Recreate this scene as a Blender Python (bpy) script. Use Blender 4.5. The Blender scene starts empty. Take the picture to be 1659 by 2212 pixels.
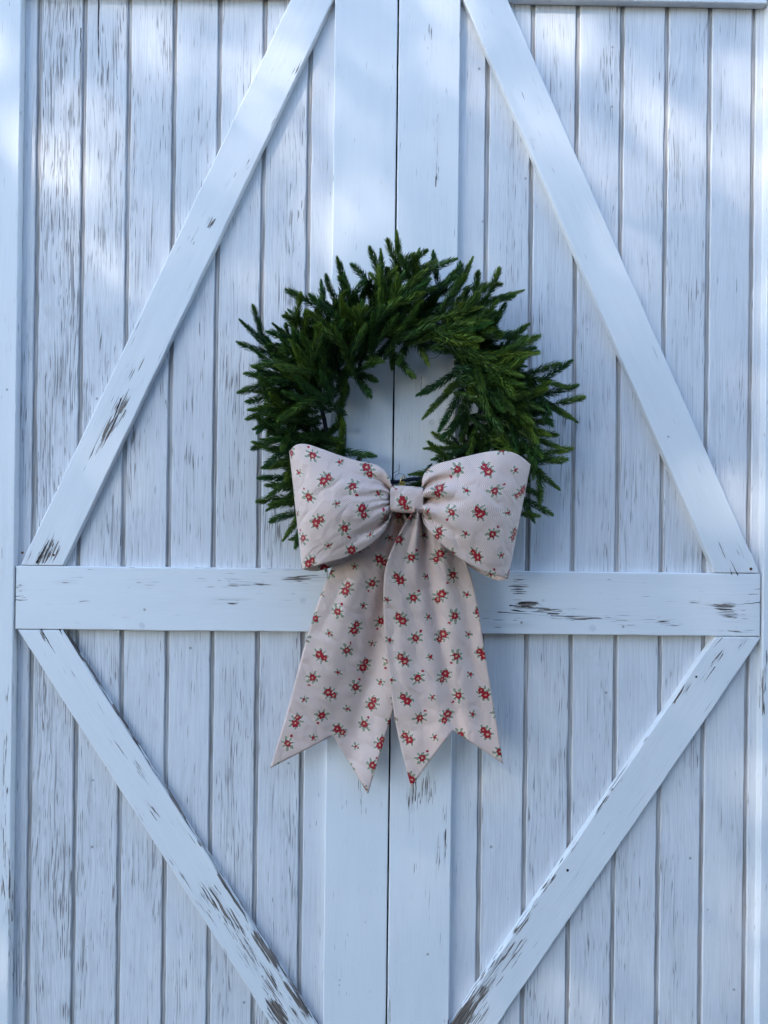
import bpy, bmesh, math, random
from mathutils import Vector, Matrix, noise as mnoise

SC = bpy.context.scene
COL = SC.collection
rnd = random.Random(11)

# ------------------------------------------------------------------ camera
# photo pixels are given on a 1659 x 2212 grid; FPX is the focal length on that grid
W, H, FPX = 1659.0, 2212.0, 1661.0
YAW, PITCH, ROLL = [math.radians(a) for a in (-0.644, 0.140, -0.675)]
CAMZ, CAMD = 1.50, 1.71
FILTER_CLUMPS, FILTER_SEED = 270, 41
def Rz(a): return Matrix(((math.cos(a), -math.sin(a), 0), (math.sin(a), math.cos(a), 0), (0, 0, 1)))
def Rx(a): return Matrix(((1, 0, 0), (0, math.cos(a), -math.sin(a)), (0, math.sin(a), math.cos(a))))
def Ry(a): return Matrix(((math.cos(a), 0, math.sin(a)), (0, 1, 0), (-math.sin(a), 0, math.cos(a))))
RC = Rz(YAW) @ Rx(PITCH) @ Ry(ROLL)
CPOS = Vector((0, -CAMD, CAMZ))
def P(px, py, Y=0.0):
    """point of the plane y = Y that the photo shows at pixel (px, py)"""
    d = RC @ Vector(((px - W / 2) / FPX, 1.0, -(py - H / 2) / FPX))
    return CPOS + d * ((Y - CPOS.y) / d.y)
cd = bpy.data.cameras.new('camera'); cam = bpy.data.objects.new('camera', cd); COL.objects.link(cam)
cd.sensor_fit = 'VERTICAL'; cd.sensor_height = 36.0; cd.lens = 36.0 * FPX / H
cd.clip_start = 0.02; cd.clip_end = 500
cr, cu, cb = RC @ Vector((1, 0, 0)), RC @ Vector((0, 0, 1)), -(RC @ Vector((0, 1, 0)))
cam.matrix_world = Matrix(((cr.x, cu.x, cb.x, CPOS.x), (cr.y, cu.y, cb.y, CPOS.y), (cr.z, cu.z, cb.z, CPOS.z), (0, 0, 0, 1)))
SC.camera = cam

# ------------------------------------------------------------------ light
SUN = Vector((-0.58, -0.58, 0.57)).normalized()          # towards the sun, which reaches the doors only through the leafy tree added below
world = bpy.data.worlds.new('World'); SC.world = world; world.use_nodes = True
wn = world.node_tree; bg = wn.nodes['Background']
sky = wn.nodes.new('ShaderNodeTexSky'); sky.sky_type = 'NISHITA'; sky.sun_disc = False
sky.sun_elevation = math.asin(SUN.z); sky.sun_rotation = math.atan2(SUN.x, SUN.y)
sky.air_density = 1.0; sky.dust_density = 0.2; sky.ozone_density = 2.0
wn.links.new(sky.outputs[0], bg.inputs[0]); bg.inputs[1].default_value = 0.15
sl = bpy.data.lights.new('sun', 'SUN'); sl.energy = 2.0; sl.angle = math.radians(0.5); sl.color = (1.0, 0.95, 0.88)
so = bpy.data.objects.new('sun', sl); COL.objects.link(so)
so.rotation_euler = (-SUN).to_track_quat('-Z', 'Y').to_euler(); so.location = SUN * 6 + Vector((0, 0, 1.5))
SC.view_settings.view_transform = 'Standard'; SC.view_settings.look = 'None'
SC.view_settings.gamma = 1.0; SC.view_settings.exposure = 2.06; SC.view_settings.use_curve_mapping = False

# ------------------------------------------------------------------ node helpers
class NT:
    def __init__(s, name):
        s.m = bpy.data.materials.new(name); s.m.use_nodes = True
        s.t = s.m.node_tree; s.N = s.t.nodes; s.L = s.t.links
        s.b = s.N['Principled BSDF']
    def put(s, sock, v):
        if isinstance(v, bpy.types.NodeSocket): s.L.new(v, sock)
        elif v is not None: sock.default_value = v
    def math(s, op, a, b=None, c=None, clamp=False):
        n = s.N.new('ShaderNodeMath'); n.operation = op; n.use_clamp = clamp
        for i, v in enumerate((a, b, c)):
            if v is not None: s.put(n.inputs[i], v)
        return n.outputs[0]
    def add(s, a, b): return s.math('ADD', a, b)
    def sub(s, a, b): return s.math('SUBTRACT', a, b)
    def mul(s, a, b): return s.math('MULTIPLY', a, b)
    def mx(s, a, b): return s.math('MAXIMUM', a, b)
    def step(s, v, lo, hi):
        n = s.N.new('ShaderNodeMapRange'); n.interpolation_type = 'SMOOTHSTEP'
        s.put(n.inputs[0], v); s.put(n.inputs[1], lo); s.put(n.inputs[2], hi)
        return n.outputs[0]
    def mix(s, f, a, b):
        n = s.N.new('ShaderNodeMix'); n.data_type = 'RGBA'
        s.put(n.inputs[0], f)
        for i, v in ((6, a), (7, b)):
            if isinstance(v, (tuple, list)): v = (*v, 1.0) if len(v) == 3 else v
            s.put(n.inputs[i], v)
        return n.outputs[2]
    def xyz(s, x, y, z):
        n = s.N.new('ShaderNodeCombineXYZ')
        for i, v in enumerate((x, y, z)): s.put(n.inputs[i], v)
        return n.outputs[0]
    def sep(s, v):
        n = s.N.new('ShaderNodeSeparateXYZ'); s.put(n.inputs[0], v); return n.outputs
    def noise(s, vec, scale=1.0, detail=2.0, rough=0.5, dist=0.0):
        n = s.N.new('ShaderNodeTexNoise'); s.put(n.inputs['Vector'], vec)
        n.inputs['Scale'].default_value = scale; n.inputs['Detail'].default_value = detail
        n.inputs['Roughness'].default_value = rough; n.inputs['Distortion'].default_value = dist
        return n.outputs[0]
    def attr(s, name, kind='GEOMETRY'):
        n = s.N.new('ShaderNodeAttribute'); n.attribute_name = name; n.attribute_type = kind
        return n.outputs['Fac']
    def obj(s):
        return s.N.new('ShaderNodeTexCoord').outputs['Object']
    def rand(s):
        return s.N.new('ShaderNodeObjectInfo').outputs['Random']
    def bump(s, h, strength, dist):
        n = s.N.new('ShaderNodeBump'); n.inputs['Strength'].default_value = strength
        n.inputs['Distance'].default_value = dist; s.put(n.inputs['Height'], h)
        s.L.new(n.outputs[0], s.b.inputs['Normal'])
    def base(s, c, rough=0.6, spec=0.3):
        if isinstance(c, (tuple, list)): c = (*c, 1.0)
        s.put(s.b.inputs['Base Color'], c); s.put(s.b.inputs['Roughness'], rough)
        s.b.inputs['Specular IOR Level'].default_value = spec

# ------------------------------------------------------------------ materials
def paint_material(name, paint, dirty, weather):
    """old white paint on wood; the grain runs along the object's z axis"""
    n = NT(name)
    x, y, z = n.sep(n.obj())
    r = n.rand()
    x = n.add(x, n.mul(r, 37.0)); z = n.add(z, n.mul(r, 91.0))
    y = n.mul(y, 60.0)
    warp = n.noise(n.xyz(n.mul(x, 9.0), y, n.mul(z, 2.2)), 1.0, 2.0)
    xw = n.add(x, n.mul(n.sub(warp, 0.5), 0.035))
    fine = n.noise(n.xyz(n.mul(xw, 420.0), y, n.mul(z, 17.0)), 1.0, 1.5, 0.5)
    long = n.noise(n.xyz(n.mul(xw, 330.0), y, n.mul(z, 4.5)), 1.0, 2.0, 0.5)
    coarse = n.noise(n.xyz(n.mul(xw, 110.0), y, n.mul(z, 3.2)), 1.0, 3.0, 0.6)
    patch = n.noise(n.xyz(n.mul(x, 15.0), y, n.mul(z, 3.4)), 1.0, 3.0, 0.6)
    blot = n.noise(n.xyz(n.mul(x, 22.0), y, n.mul(z, 9.0)), 1.0, 4.0, 0.65)
    # flat-sawn figure: long nested arches
    arch = n.math('SINE', n.mul(n.add(n.mul(n.mul(xw, xw), 0.0), n.add(n.mul(warp, 34.0), n.mul(z, 5.0))), 1.0))
    lvl = n.attr('wear_level', 'OBJECT')
    wear = n.attr('wear')
    pm = n.add(n.step(patch, 0.38, 0.66), n.mul(n.step(arch, 0.1, 1.0), 0.25))
    amount = n.math('ADD', n.mul(n.mul(pm, lvl), weather), n.mul(wear, 0.9), clamp=True)
    th = n.sub(0.715, n.mul(amount, 0.17))
    crack = n.step(fine, th, n.add(th, 0.09))
    th2 = n.sub(0.74, n.mul(amount, 0.18))
    crack2 = n.step(long, th2, n.add(th2, 0.07))
    crack = n.mx(crack, n.mul(crack2, 0.75))
    wash = n.mul(n.mul(n.step(coarse, 0.40, 0.66), n.math('ADD', amount, 0.12, clamp=True)), 0.50)
    stain = n.mul(n.step(blot, 0.47, 0.72), n.mul(lvl, 0.50 * weather))
    grainy = n.mul(n.step(n.mx(long, n.sub(fine, 0.03)), 0.40, 0.64), n.mul(n.math('ADD', n.mul(lvl, 0.60), n.mul(pm, 0.45), clamp=True), 0.62 * weather))
    col = n.mix(n.mx(n.mx(wash, stain), grainy), paint, dirty)
    shade = n.step(coarse, 0.3, 0.7)
    crackcol = n.mix(shade, (0.105, 0.09, 0.085), (0.30, 0.28, 0.28))
    col = n.mix(n.mul(crack, 0.85), col, crackcol)
    chipn = n.noise(n.xyz(n.mul(xw, 230.0), y, n.mul(z, 15.0)), 1.0, 2.0, 0.55)
    chip = n.step(n.add(chipn, n.mul(wear, 0.238)), 0.725, 0.76)
    wood = n.mix(n.step(fine, 0.35, 0.65), (0.075, 0.06, 0.052), (0.26, 0.215, 0.185))
    col = n.mix(chip, col, wood)
    vor = n.N.new('ShaderNodeTexVoronoi'); n.put(vor.inputs['Vector'], n.xyz(n.mul(x, 1.0), 0.0, z))
    vor.inputs['Scale'].default_value = 17.0
    cull = n.sep(vor.outputs['Color'])[0]
    speck = n.mul(n.step(vor.outputs['Distance'], 0.075, 0.03), n.step(cull, 0.70, 0.74))
    col = n.mix(n.mul(speck, 0.6), col, (0.12, 0.10, 0.09))
    n.base(col, n.add(0.42, n.mul(amount, 0.25)), 0.35)
    h = n.sub(n.mul(coarse, 0.35), n.add(n.mul(crack, 0.8), n.mul(chip, 1.2)))
    n.bump(n.add(h, n.mul(blot, 0.25)), 0.55, 0.0012)
    return n.m

M_TRIM = paint_material('painted_trim', (0.82, 0.82, 0.82), (0.60, 0.58, 0.58), 0.42)
M_PLANK = paint_material('weathered_painted_plank', (0.78, 0.775, 0.785), (0.46, 0.445, 0.46), 1.0)

def groove_material():
    n = NT('dirty_groove_paint')
    x, y, z = n.sep(n.obj())
    a = n.noise(n.xyz(n.mul(x, 260.0), 0.0, n.mul(z, 7.0)), 1.0, 3.0, 0.6)
    b = n.noise(n.xyz(n.mul(x, 20.0), 0.0, n.mul(z, 4.0)), 1.0, 3.0)
    c = n.mix(n.step(a, 0.35, 0.65), (0.30, 0.27, 0.25), (0.58, 0.55, 0.54))
    c = n.mix(n.mul(n.step(b, 0.5, 0.7), 0.6), c, (0.62, 0.61, 0.61))
    n.base(c, 0.75, 0.2); n.bump(a, 0.5, 0.001)
    return n.m
M_GROOVE = groove_material()

def simple(name, col, rough=0.6, spec=0.3, metal=0.0, var=None, scale=40.0):
    n = NT(name)
    if var:
        f = n.noise(n.obj(), scale, 4.0, 0.6)
        n.base(n.mix(n.step(f, 0.35, 0.65), col, var), rough, spec)
        n.bump(f, 0.3, 0.001)
    else: n.base(col, rough, spec)
    n.b.inputs['Metallic'].default_value = metal
    return n.m
M_SPLIT = simple('dark_split_wood', (0.028, 0.022, 0.02), 0.9, 0.1, 0, (0.07, 0.055, 0.045), 300)
M_RUST = simple('rusty_screw', (0.20, 0.075, 0.03), 0.8, 0.3, 0.2, (0.09, 0.04, 0.025), 500)
M_CAP = simple('painted_screw_cap', (0.74, 0.74, 0.75), 0.55, 0.3, 0, (0.66, 0.65, 0.66), 200)
M_BRASS = simple('brass', (0.75, 0.55, 0.22), 0.25, 0.5, 1.0)
M_WIRE = simple('dark_wire', (0.012, 0.016, 0.03), 0.6, 0.3)
M_BARK = simple('bark', (0.03, 0.022, 0.014), 0.85, 0.2, 0, (0.055, 0.04, 0.022), 200)
M_DARK = simple('barn_interior', (0.05, 0.045, 0.04), 0.9, 0.1, 0, (0.03, 0.028, 0.025), 5)
M_GROUND = simple('low_bounce_ground', (0.050, 0.050, 0.052), 0.95, 0.1, 0, (0.075, 0.075, 0.075), 60)  # made-up asphalt tone, dark so little light bounces up

def needle_material():
    n = NT('evergreen_needles')
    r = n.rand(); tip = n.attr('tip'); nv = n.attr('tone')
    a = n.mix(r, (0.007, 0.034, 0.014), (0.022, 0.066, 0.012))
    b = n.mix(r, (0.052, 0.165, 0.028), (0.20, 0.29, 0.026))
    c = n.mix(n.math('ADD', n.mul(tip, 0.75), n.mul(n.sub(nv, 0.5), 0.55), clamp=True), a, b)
    n.base(c, 0.5, 0.35)
    return n.m
M_NEEDLE = needle_material()

# ---- printed ribbon: red blossoms with sage leaves on a cream ground with small mauve dots
FU, FV = 0.168, 0.086          # repeat of the print in metres
def fabric_material():
    n = NT('floral_ribbon')
    uv = n.N.new('ShaderNodeUVMap'); uv.uv_map = 'UVMap'
    u, v, _ = n.sep(uv.outputs[0])
    wob = n.N.new('ShaderNodeTexNoise'); n.put(wob.inputs['Vector'], n.xyz(u, v, 0.0)); wob.inputs['Scale'].default_value = 190.0
    wob.inputs['Detail'].default_value = 1.0
    wr, wg, _ = n.sep(wob.outputs['Color'])
    ud = n.add(u, n.mul(n.sub(wr, 0.5), 0.0070)); vd = n.add(v, n.mul(n.sub(wg, 0.5), 0.0070))
    def local(cu_, cv_):
        a = n.math('WRAP', n.sub(ud, cu_), FU / 2, -FU / 2)
        b = n.math('WRAP', n.sub(vd, cv_), FV / 2, -FV / 2)
        return a, b
    def polar(a, b, ox=0.0, oy=0.0):
        a2, b2 = (n.sub(a, ox), n.sub(b, oy)) if (ox or oy) else (a, b)
        rr = n.math('SQRT', n.add(n.mul(a2, a2), n.mul(b2, b2)))
        return rr, n.math('ARCTAN2', b2, a2)
    red = leaf = cen = halo = dark = 0.0
    def acc(old, new): return new if old == 0.0 else n.mx(old, new)
    def blossom(a, b, ox, oy, R, ph):
        nonlocal red, cen, dark
        rr, th = polar(a, b, ox, oy)
        q = n.math('DIVIDE', rr, n.add(R, n.mul(n.math('COSINE', n.add(n.mul(th, 6.0), ph)), R * 0.13)))
        red = acc(red, n.step(q, 1.05, 0.95)); cen = acc(cen, n.step(q, 0.36, 0.28))
        dark = acc(dark, n.mul(n.step(q, 0.80, 1.0), n.step(q, 1.1, 1.0)))
    def dot(a, b, ox, oy, R):
        nonlocal red
        rr, th = polar(a, b, ox, oy)
        red = acc(red, n.step(rr, R, R * 0.75))
    def leaves(a, b, ox, oy, R, k, ph):
        nonlocal leaf, halo
        rr, th = polar(a, b, ox, oy)
        # pointed leaves: each widest half way out, lengths vary round the bunch
        vary = n.add(R, n.mul(n.math('COSINE', n.add(n.mul(th, 2.0), ph * 3.1)), R * 0.14))
        q = n.math('DIVIDE', rr, vary)
        bell = n.math('SINE', n.mul(n.math('POWER', n.math('MINIMUM', q, 1.0), 0.8), math.pi))
        cs = n.math('COSINE', n.add(n.mul(th, float(k)), n.add(ph, n.mul(rr, 70.0))))
        d = n.add(cs, n.mul(bell, 1.50))
        inside = n.step(q, 1.0, 0.97)
        leaf = acc(leaf, n.mul(n.step(d, 0.80, 0.95), inside))
        halo = acc(halo, n.mul(n.step(q, 1.15, 0.85), n.step(d, 0.1, 0.7)))
    def double(cu_, cv_, flip):
        a, b = local(cu_, cv_)
        leaves(a, b, 0, 0, 0.0178, 8, 0.6 + flip)
        if flip: blossom(a, b, 0.0035, 0.0045, 0.0080, 0.3); blossom(a, b, -0.0045, -0.0070, 0.0062, 1.1)
        else: blossom(a, b, 0.0030, -0.0040, 0.0080, 0.3); blossom(a, b, -0.0060, 0.0060, 0.0062, 1.1)
    def single(cu_, cv_, flip):
        a, b = local(cu_, cv_); f = -1 if flip else 1
        leaves(a, b, 0, 0, 0.0158, 7, 1.9 + flip); blossom(a, b, 0, 0, 0.0070, 0.9)
        dot(a, b, 0.0115 * f, 0.0145 * f, 0.0031)
    def bud(cu_, cv_, flip):
        a, b = local(cu_, cv_); f = -1 if flip else 1
        leaves(a, b, 0, 0, 0.0094, 5, 0.4 + 2 * flip); dot(a, b, 0.001, 0, 0.0038); dot(a, b, -0.0035 * f, 0.004, 0.0020)
    c6 = FU / 6
    bud(0, 0, 0); double(c6, FV / 2, 0); single(2 * c6, 0, 0); bud(3 * c6, FV / 2, 1); double(4 * c6, 0, 1); single(5 * c6, FV / 2, 1)
    pitch = 0.0018
    du = n.math('WRAP', n.add(u, v), pitch, -pitch); dv = n.math('WRAP', n.sub(u, v), pitch, -pitch)
    dd = n.math('SQRT', n.add(n.mul(du, du), n.mul(dv, dv)))
    dots = n.mul(n.step(dd, 0.0014, 0.0008), n.sub(1.0, halo))
    col = n.mix(halo, (0.81, 0.61, 0.51), (0.82, 0.70, 0.55))
    col = n.mix(dots, col, (0.40, 0.275, 0.275))
    col = n.mix(leaf, col, (0.275, 0.27, 0.185))
    col = n.mix(red, col, (0.36, 0.004, 0.018))
    col = n.mix(n.mul(dark, 0.6), col, (0.14, 0.005, 0.010))
    col = n.mix(cen, col, (0.55, 0.36, 0.22))
    n.base(col, 0.5, 0.3)
    n.b.inputs['Sheen Weight'].default_value = 0.15
    weave = n.noise(n.xyz(n.mul(u, 900.0), n.mul(v, 900.0), 0.0), 1.0, 1.0)
    soft = n.noise(n.xyz(u, v, 0.0), 22.0, 3.0, 0.55)
    crease = n.math('ABSOLUTE', n.sub(n.noise(n.xyz(n.add(u, n.mul(v, 0.4)), n.mul(v, 0.55), 0.0), 15.0, 2.5, 0.5), 0.5))
    n.bump(n.add(n.mul(weave, 0.03), n.add(n.mul(soft, 0.9), n.mul(n.math("MINIMUM", crease, 0.10), 4.5))), 0.6, 0.008)
    return n.m
M_FABRIC = fabric_material()

# ------------------------------------------------------------------ object helpers
def tag(o, label=None, cat=None, group=None, kind=None):
    if label: o['label'] = label
    if cat: o['category'] = cat
    if group: o['group'] = group
    if kind: o['kind'] = kind
    return o
def empty(name, loc, label, cat):
    o = bpy.data.objects.new(name, None); COL.objects.link(o); o.location = loc
    o.empty_display_size = 0.1
    return tag(o, label, cat)
def mesh_obj(name, verts, faces, mat, parent=None, smooth=False, attrs=None, uv=None):
    me = bpy.data.meshes.new(name); me.from_pydata([tuple(v) for v in verts], [], faces)
    if mat: me.materials.append(mat)
    if smooth: me.polygons.foreach_set('use_smooth', [True] * len(me.polygons))
    for k, vals in (attrs or {}).items():
        a = me.attributes.new(k, 'FLOAT', 'POINT'); a.data.foreach_set('value', vals)
    if uv:
        l = me.uv_layers.new(name='UVMap')
        for lp in me.loops: l.data[lp.index].uv = uv[lp.vertex_index]
    me.update()
    o = bpy.data.objects.new(name, me); COL.objects.link(o)
    if parent is not None:
        o.parent = parent
    return o

# wear spots, photo pixels: centre, half length, half width, direction of the long axis (deg, 0 = right, 90 = up), strength
SPOTS = [
    # upper left brace
    (455, 480, 22, 10, 62, .85), (412, 525, 18, 8, 62, .55), (262, 880, 60, 17, 62, .95), (240, 920, 55, 14, 62, 1.15), (215, 960, 50, 12, 62, .8),
    (290, 800, 40, 14, 62, .6), (110, 1190, 34, 22, 62, 1.1), (90, 1205, 22, 14, 62, 1.1), (60, 1205, 20, 10, 62, .7), (540, 350, 40, 8, 62, .55), (640, 150, 40, 8, 62, .5), (600, 250, 30, 8, 62, .45),
    # upper right brace
    (1150, 310, 22, 8, -65, .5), (1105, 210, 30, 8, -65, .5), (1515, 1010, 30, 8, -65, .5), (1600, 1190, 32, 10, -60, .65), (1560, 1190, 26, 12, -60, .6), (1420, 770, 26, 9, -65, .35),
    # lower left brace
    (90, 1375, 26, 6, -56, .9), (60, 1400, 28, 8, -56, .6), (300, 1660, 30, 9, -56, .85), (290, 1610, 22, 7, -56, .5), (330, 1750, 40, 9, -56, .6), (400, 1790, 44, 8, -56, .6), (250, 1600, 60, 6, -56, .7),
    (455, 1935, 46, 24, -56, 1.0), (500, 1990, 50, 22, -56, 1.05), (540, 2060, 60, 24, -56, .85), (590, 2130, 50, 24, -56, .9), (600, 2190, 44, 20, -56, 1.9), (640, 2190, 40, 20, -56, .7), (380, 1870, 60, 7, -56, .6), (440, 1960, 60, 7, -56, .8),
    (345, 1665, 70, 6, -56, .7), (420, 1800, 90, 7, -56, .9), (500, 1930, 80, 8, -56, 1.35), (570, 2050, 80, 9, -56, 1.5), (640, 2160, 60, 10, -56, 1.5),
    # lower right brace
    (1480, 1490, 26, 10, 56, .9), (1455, 1510, 24, 10, 56, .7), (1550, 1420, 30, 10, 56, .8), (1600, 1395, 24, 10, 56, .6), (1390, 1600, 30, 9, 56, .7), (1330, 1690, 50, 8, 56, .85), (1300, 1740, 40, 8, 56, .85),
    (1240, 1830, 30, 9, 56, .6), (1190, 1900, 60, 9, 56, .8), (1130, 1990, 60, 14, 56, .95), (1080, 2070, 60, 22, 56, .9), (1050, 2130, 60, 24, 56, 1.05), (1000, 2190, 56, 26, 56, 1.9), (1110, 2060, 50, 20, 56, .8), (1040, 2190, 40, 16, 56, 1.0), (1010, 2150, 50, 10, 56, 1.7),
    # rails
    (1140, 1305, 34, 9, 0, 1.45), (1120, 1265, 26, 30, 0, .85), (1180, 1320, 110, 9, 0, 1.0), (1260, 1335, 110, 8, 0, .9), (1560, 1308, 50, 10, 0, 1.0), (1500, 1300, 20, 6, 0, .9), (1590, 1330, 50, 22, 0, .6), (1100, 1345, 60, 18, 0, .7), (1400, 1345, 120, 12, 0, .5), (1600, 1365, 50, 7, 0, .7),
    (520, 1262, 90, 12, 0, .8), (310, 1260, 60, 14, 0, .55), (660, 1250, 60, 16, 0, .8), (185, 1298, 22, 6, 0, .8), (140, 1255, 30, 10, 0, .6), (44, 1270, 14, 14, 0, .7), (48, 1297, 24, 5, 0, 1.0), (500, 1298, 60, 9, 0, .7), (420, 1225, 280, 4, 0, .7), (620, 1228, 90, 4, 0, .9),
    # stiles
    (945, 290, 60, 10, 90, .4), (945, 360, 50, 9, 90, .5), (930, 80, 60, 10, 90, .4), (905, 820, 50, 12, 90, .6), (895, 1720, 40, 20, 90, 1.0), (925, 1700, 45, 20, 90, .9), (910, 1680, 60, 30, 90, .5), (960, 1760, 30, 5, 90, 1.1), (962, 1830, 60, 5, 90, .9), (945, 1850, 60, 8, 90, .8), (900, 1850, 60, 10, 90, .6), (842, 2190, 50, 6, 90, .9), (780, 1700, 40, 8, 90, .5), (740, 1730, 30, 6, 90, .4), (930, 1960, 40, 10, 90, .4),
    # casings
    (10, 1700, 160, 9, 90, .7), (14, 1500, 30, 5, 90, 1.0), (12, 1850, 200, 10, 90, .7), (20, 2000, 160, 6, 90, .9), (6, 1250, 120, 6, 90, .5), (1650, 1480, 70, 7, 90, 1.0), (1648, 1520, 30, 6, 90, 1.2), (1655, 1420, 60, 8, 90, .7), (40, 950, 120, 3, 90, .8),
    # planks
    (120, 420, 330, 34, 90, .30), (110, 1000, 260, 40, 90, .36), (215, 900, 260, 36, 90, .28), (300, 1000, 240, 30, 90, .14), (110, 1850, 280, 40, 90, .22), (210, 1900, 260, 36, 90, .20), (230, 1480, 60, 40, 90, .30), (90, 1500, 90, 26, 90, .45), (420, 1000, 180, 30, 90, .12), (520, 900, 160, 30, 90, .22), (640, 480, 200, 24, 90, .30), (620, 800, 180, 30, 90, .25), (590, 1140, 90, 40, 90, .25), (330, 1420, 50, 30, 90, .2), (1110, 480, 120, 40, 90, .12),
]
WS = []; WSP = []; N_PLANK = 15
for i_, (px, py, l, w, ang, s) in enumerate(SPOTS):
    p = P(px, py, 0.0); a = math.radians(ang); (WSP if i_ >= len(SPOTS) - N_PLANK else WS).append((p.x, p.z, l * .00103, w * .00103, math.cos(a), math.sin(a), s))
def wear_at(x, z, lst):
    best = 0.0
    for (cx, cz, l, w, c, s, k) in lst:
        dx, dz = x - cx, z - cz
        if abs(dx) > l + w and abs(dz) > l + w: continue
        a = (dx * c + dz * s) / l; b = (-dx * s + dz * c) / w
        d = a * a + b * b
        if d < 1.0:
            best = max(best, k * (1 - d) ** 0.6)
    return best

def board(name, parent, origin, rot, half, c0, c1, thick, mat, level, grid=(0.006, 0.014), wob=0.0006, bev=0.0018, side_wear=(0.0, 0.0)):
    """A plank whose grain runs along local z and whose front faces -y. half: half width;
    c0(v), c1(v): start and end of the board along z at width position v (skew or square cuts)."""
    nv = max(4, int(2 * half / grid[0])); nu = max(4, int((c1(0) - c0(0)) / grid[1]))
    vs = [-half, -half + bev] + [-half + 2 * half * i / nv for i in range(1, nv)] + [half - bev, half]
    ss = [0.0, bev / (c1(0) - c0(0))] + [i / nu for i in range(1, nu)] + [1 - bev / (c1(0) - c0(0)), 1.0]
    seed = rnd.random() * 100
    ca, sa = math.cos(rot), math.sin(rot)
    verts, wv, faces = [], [], []
    nvv, nss = len(vs), len(ss)
    for i, v in enumerate(vs):
        for j, s in enumerate(ss):
            z = c0(v) + (c1(v) - c0(v)) * s
            edge = i in (0, nvv - 1) or j in (0, nss - 1)
            vv = v
            if i in (0, 1, nvv - 2, nvv - 1):
                sg = -1 if i < 2 else 1
                vv += sg * wob * (mnoise.noise(Vector((seed + sg * 7, z * 14, 0))) + 0.6 * mnoise.noise(Vector((seed, z * 60, sg))))
            wx, wz = origin[0] + vv * ca + z * sa, origin[2] - vv * sa + z * ca
            w = wear_at(wx, wz, WSP if 'plank' in name else WS)
            yd = (0.0016 if edge else 0.0) + 0.0005 * mnoise.noise(Vector((seed + v * 30, z * 3, 1)))
            if w > 0.8: yd += 0.0009 * max(0, mnoise.noise(Vector((v * 170, z * 20, seed))))
            verts.append((vv, yd, z)); wv.append(w)
    for i in range(nvv - 1):
        for j in range(nss - 1):
            a = i * nss + j
            faces.append((a, a + nss, a + nss + 1, a + 1))
    # sides, ends and back
    def strip(idx, wearval):
        base = len(verts)
        for k in idx:
            verts.append(verts[k]); wv.append(max(wearval, wv[k] * .8))
        for k in idx:
            verts.append((verts[k][0], thick, verts[k][2])); wv.append(wearval)
        m = len(idx)
        for k in range(m - 1):
            faces.append((base + k, base + k + 1, base + m + k + 1, base + m + k))
    L0 = [j for j in range(nss)]; L1 = [(nvv - 1) * nss + j for j in range(nss - 1, -1, -1)]
    E0 = [i * nss for i in range(nvv - 1, -1, -1)]; E1 = [i * nss + nss - 1 for i in range(nvv)]
    strip(L0, side_wear[0]); strip(L1, side_wear[1]); strip(E0, 0.2); strip(E1, 0.2)
    b = len(verts)
    for (v, z) in ((-half, c0(-half)), (half, c0(half)), (half, c1(half)), (-half, c1(-half))):
        verts.append((v, thick, z)); wv.append(0)
    faces.append((b, b + 3, b + 2, b + 1))
    o = mesh_obj(name, verts, faces, mat, parent, attrs={'wear': wv})
    o.location = Vector(origin) - (parent.location if parent else Vector())
    o.rotation_euler = (0, rot, 0)
    o['wear_level'] = level
    return o

# ------------------------------------------------------------------ setting: unseen ground, added dark to shape the bounce light
g = mesh_obj('ground', [(-60, -60, 0), (60, -60, 0), (60, 60, 0), (-60, 60, 0)], [(0, 1, 2, 3)], M_GROUND)
tag(g, kind='structure')

# ------------------------------------------------------------------ unseen hedge, added behind the camera to shut off the low sky
def leaf_wall(name, x0, x1, y, h, depth, n, seed, mat):
    r = random.Random(seed); vs, fs = [], []
    for i in range(n):
        x = r.uniform(x0, x1); z = h * r.random() ** .9; d = abs(r.gauss(0, .5)) * depth
        top = h * (0.94 + .06 * mnoise.noise(Vector((x * .8, seed, 0))))
        z = min(z, top); c = Vector((x, y - d + .25 * mnoise.noise(Vector((x * .9, z * .9, seed))), z))
        s = r.uniform(.07, .16)
        a = Vector((r.uniform(-1, 1), r.uniform(-1, 1), r.uniform(-1, 1))).normalized(); b = a.cross(Vector((r.uniform(-1, 1), 1, r.uniform(-1, 1)))).normalized()
        k = len(vs); vs += [c - a * s, c + b * s * .5, c + a * s, c - b * s * .5]; fs.append((k, k + 1, k + 2, k + 3))
    return mesh_obj(name, vs, fs, mat)
M_SKY_BLOCK = simple('sky_block_leaves', (0.03, 0.06, 0.018), 0.6, 0.3, 0, (0.06, 0.10, 0.03), 3)
sky_block_hedge = empty('sky_block_hedge', (2.0, -6.6, 0), 'unseen leafy screen added behind the camera to block low sky', 'sky_block_hedge')
o = leaf_wall('sky_block_foliage', -3.5, 11.0, -6.0, 5.3, 1.0, 30000, 4, M_SKY_BLOCK); o.location = -sky_block_hedge.location; o.parent = sky_block_hedge
for k in range(9):
    x = -3.0 + k * 1.7 - 2.0; vv, ff = [], []
    for i, (zz, rr) in enumerate(((0, .09), (1.2, .06), (3.6, .02))):
        for a in range(7): vv.append((x + rr * math.cos(a * .898), rr * math.sin(a * .898), zz))
    for i in range(2):
        for a in range(7): ff.append((i * 7 + a, i * 7 + (a + 1) % 7, i * 7 + 7 + (a + 1) % 7, i * 7 + 7 + a))
    mesh_obj('blocker_trunk', vv, ff, M_BARK, sky_block_hedge)

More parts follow.
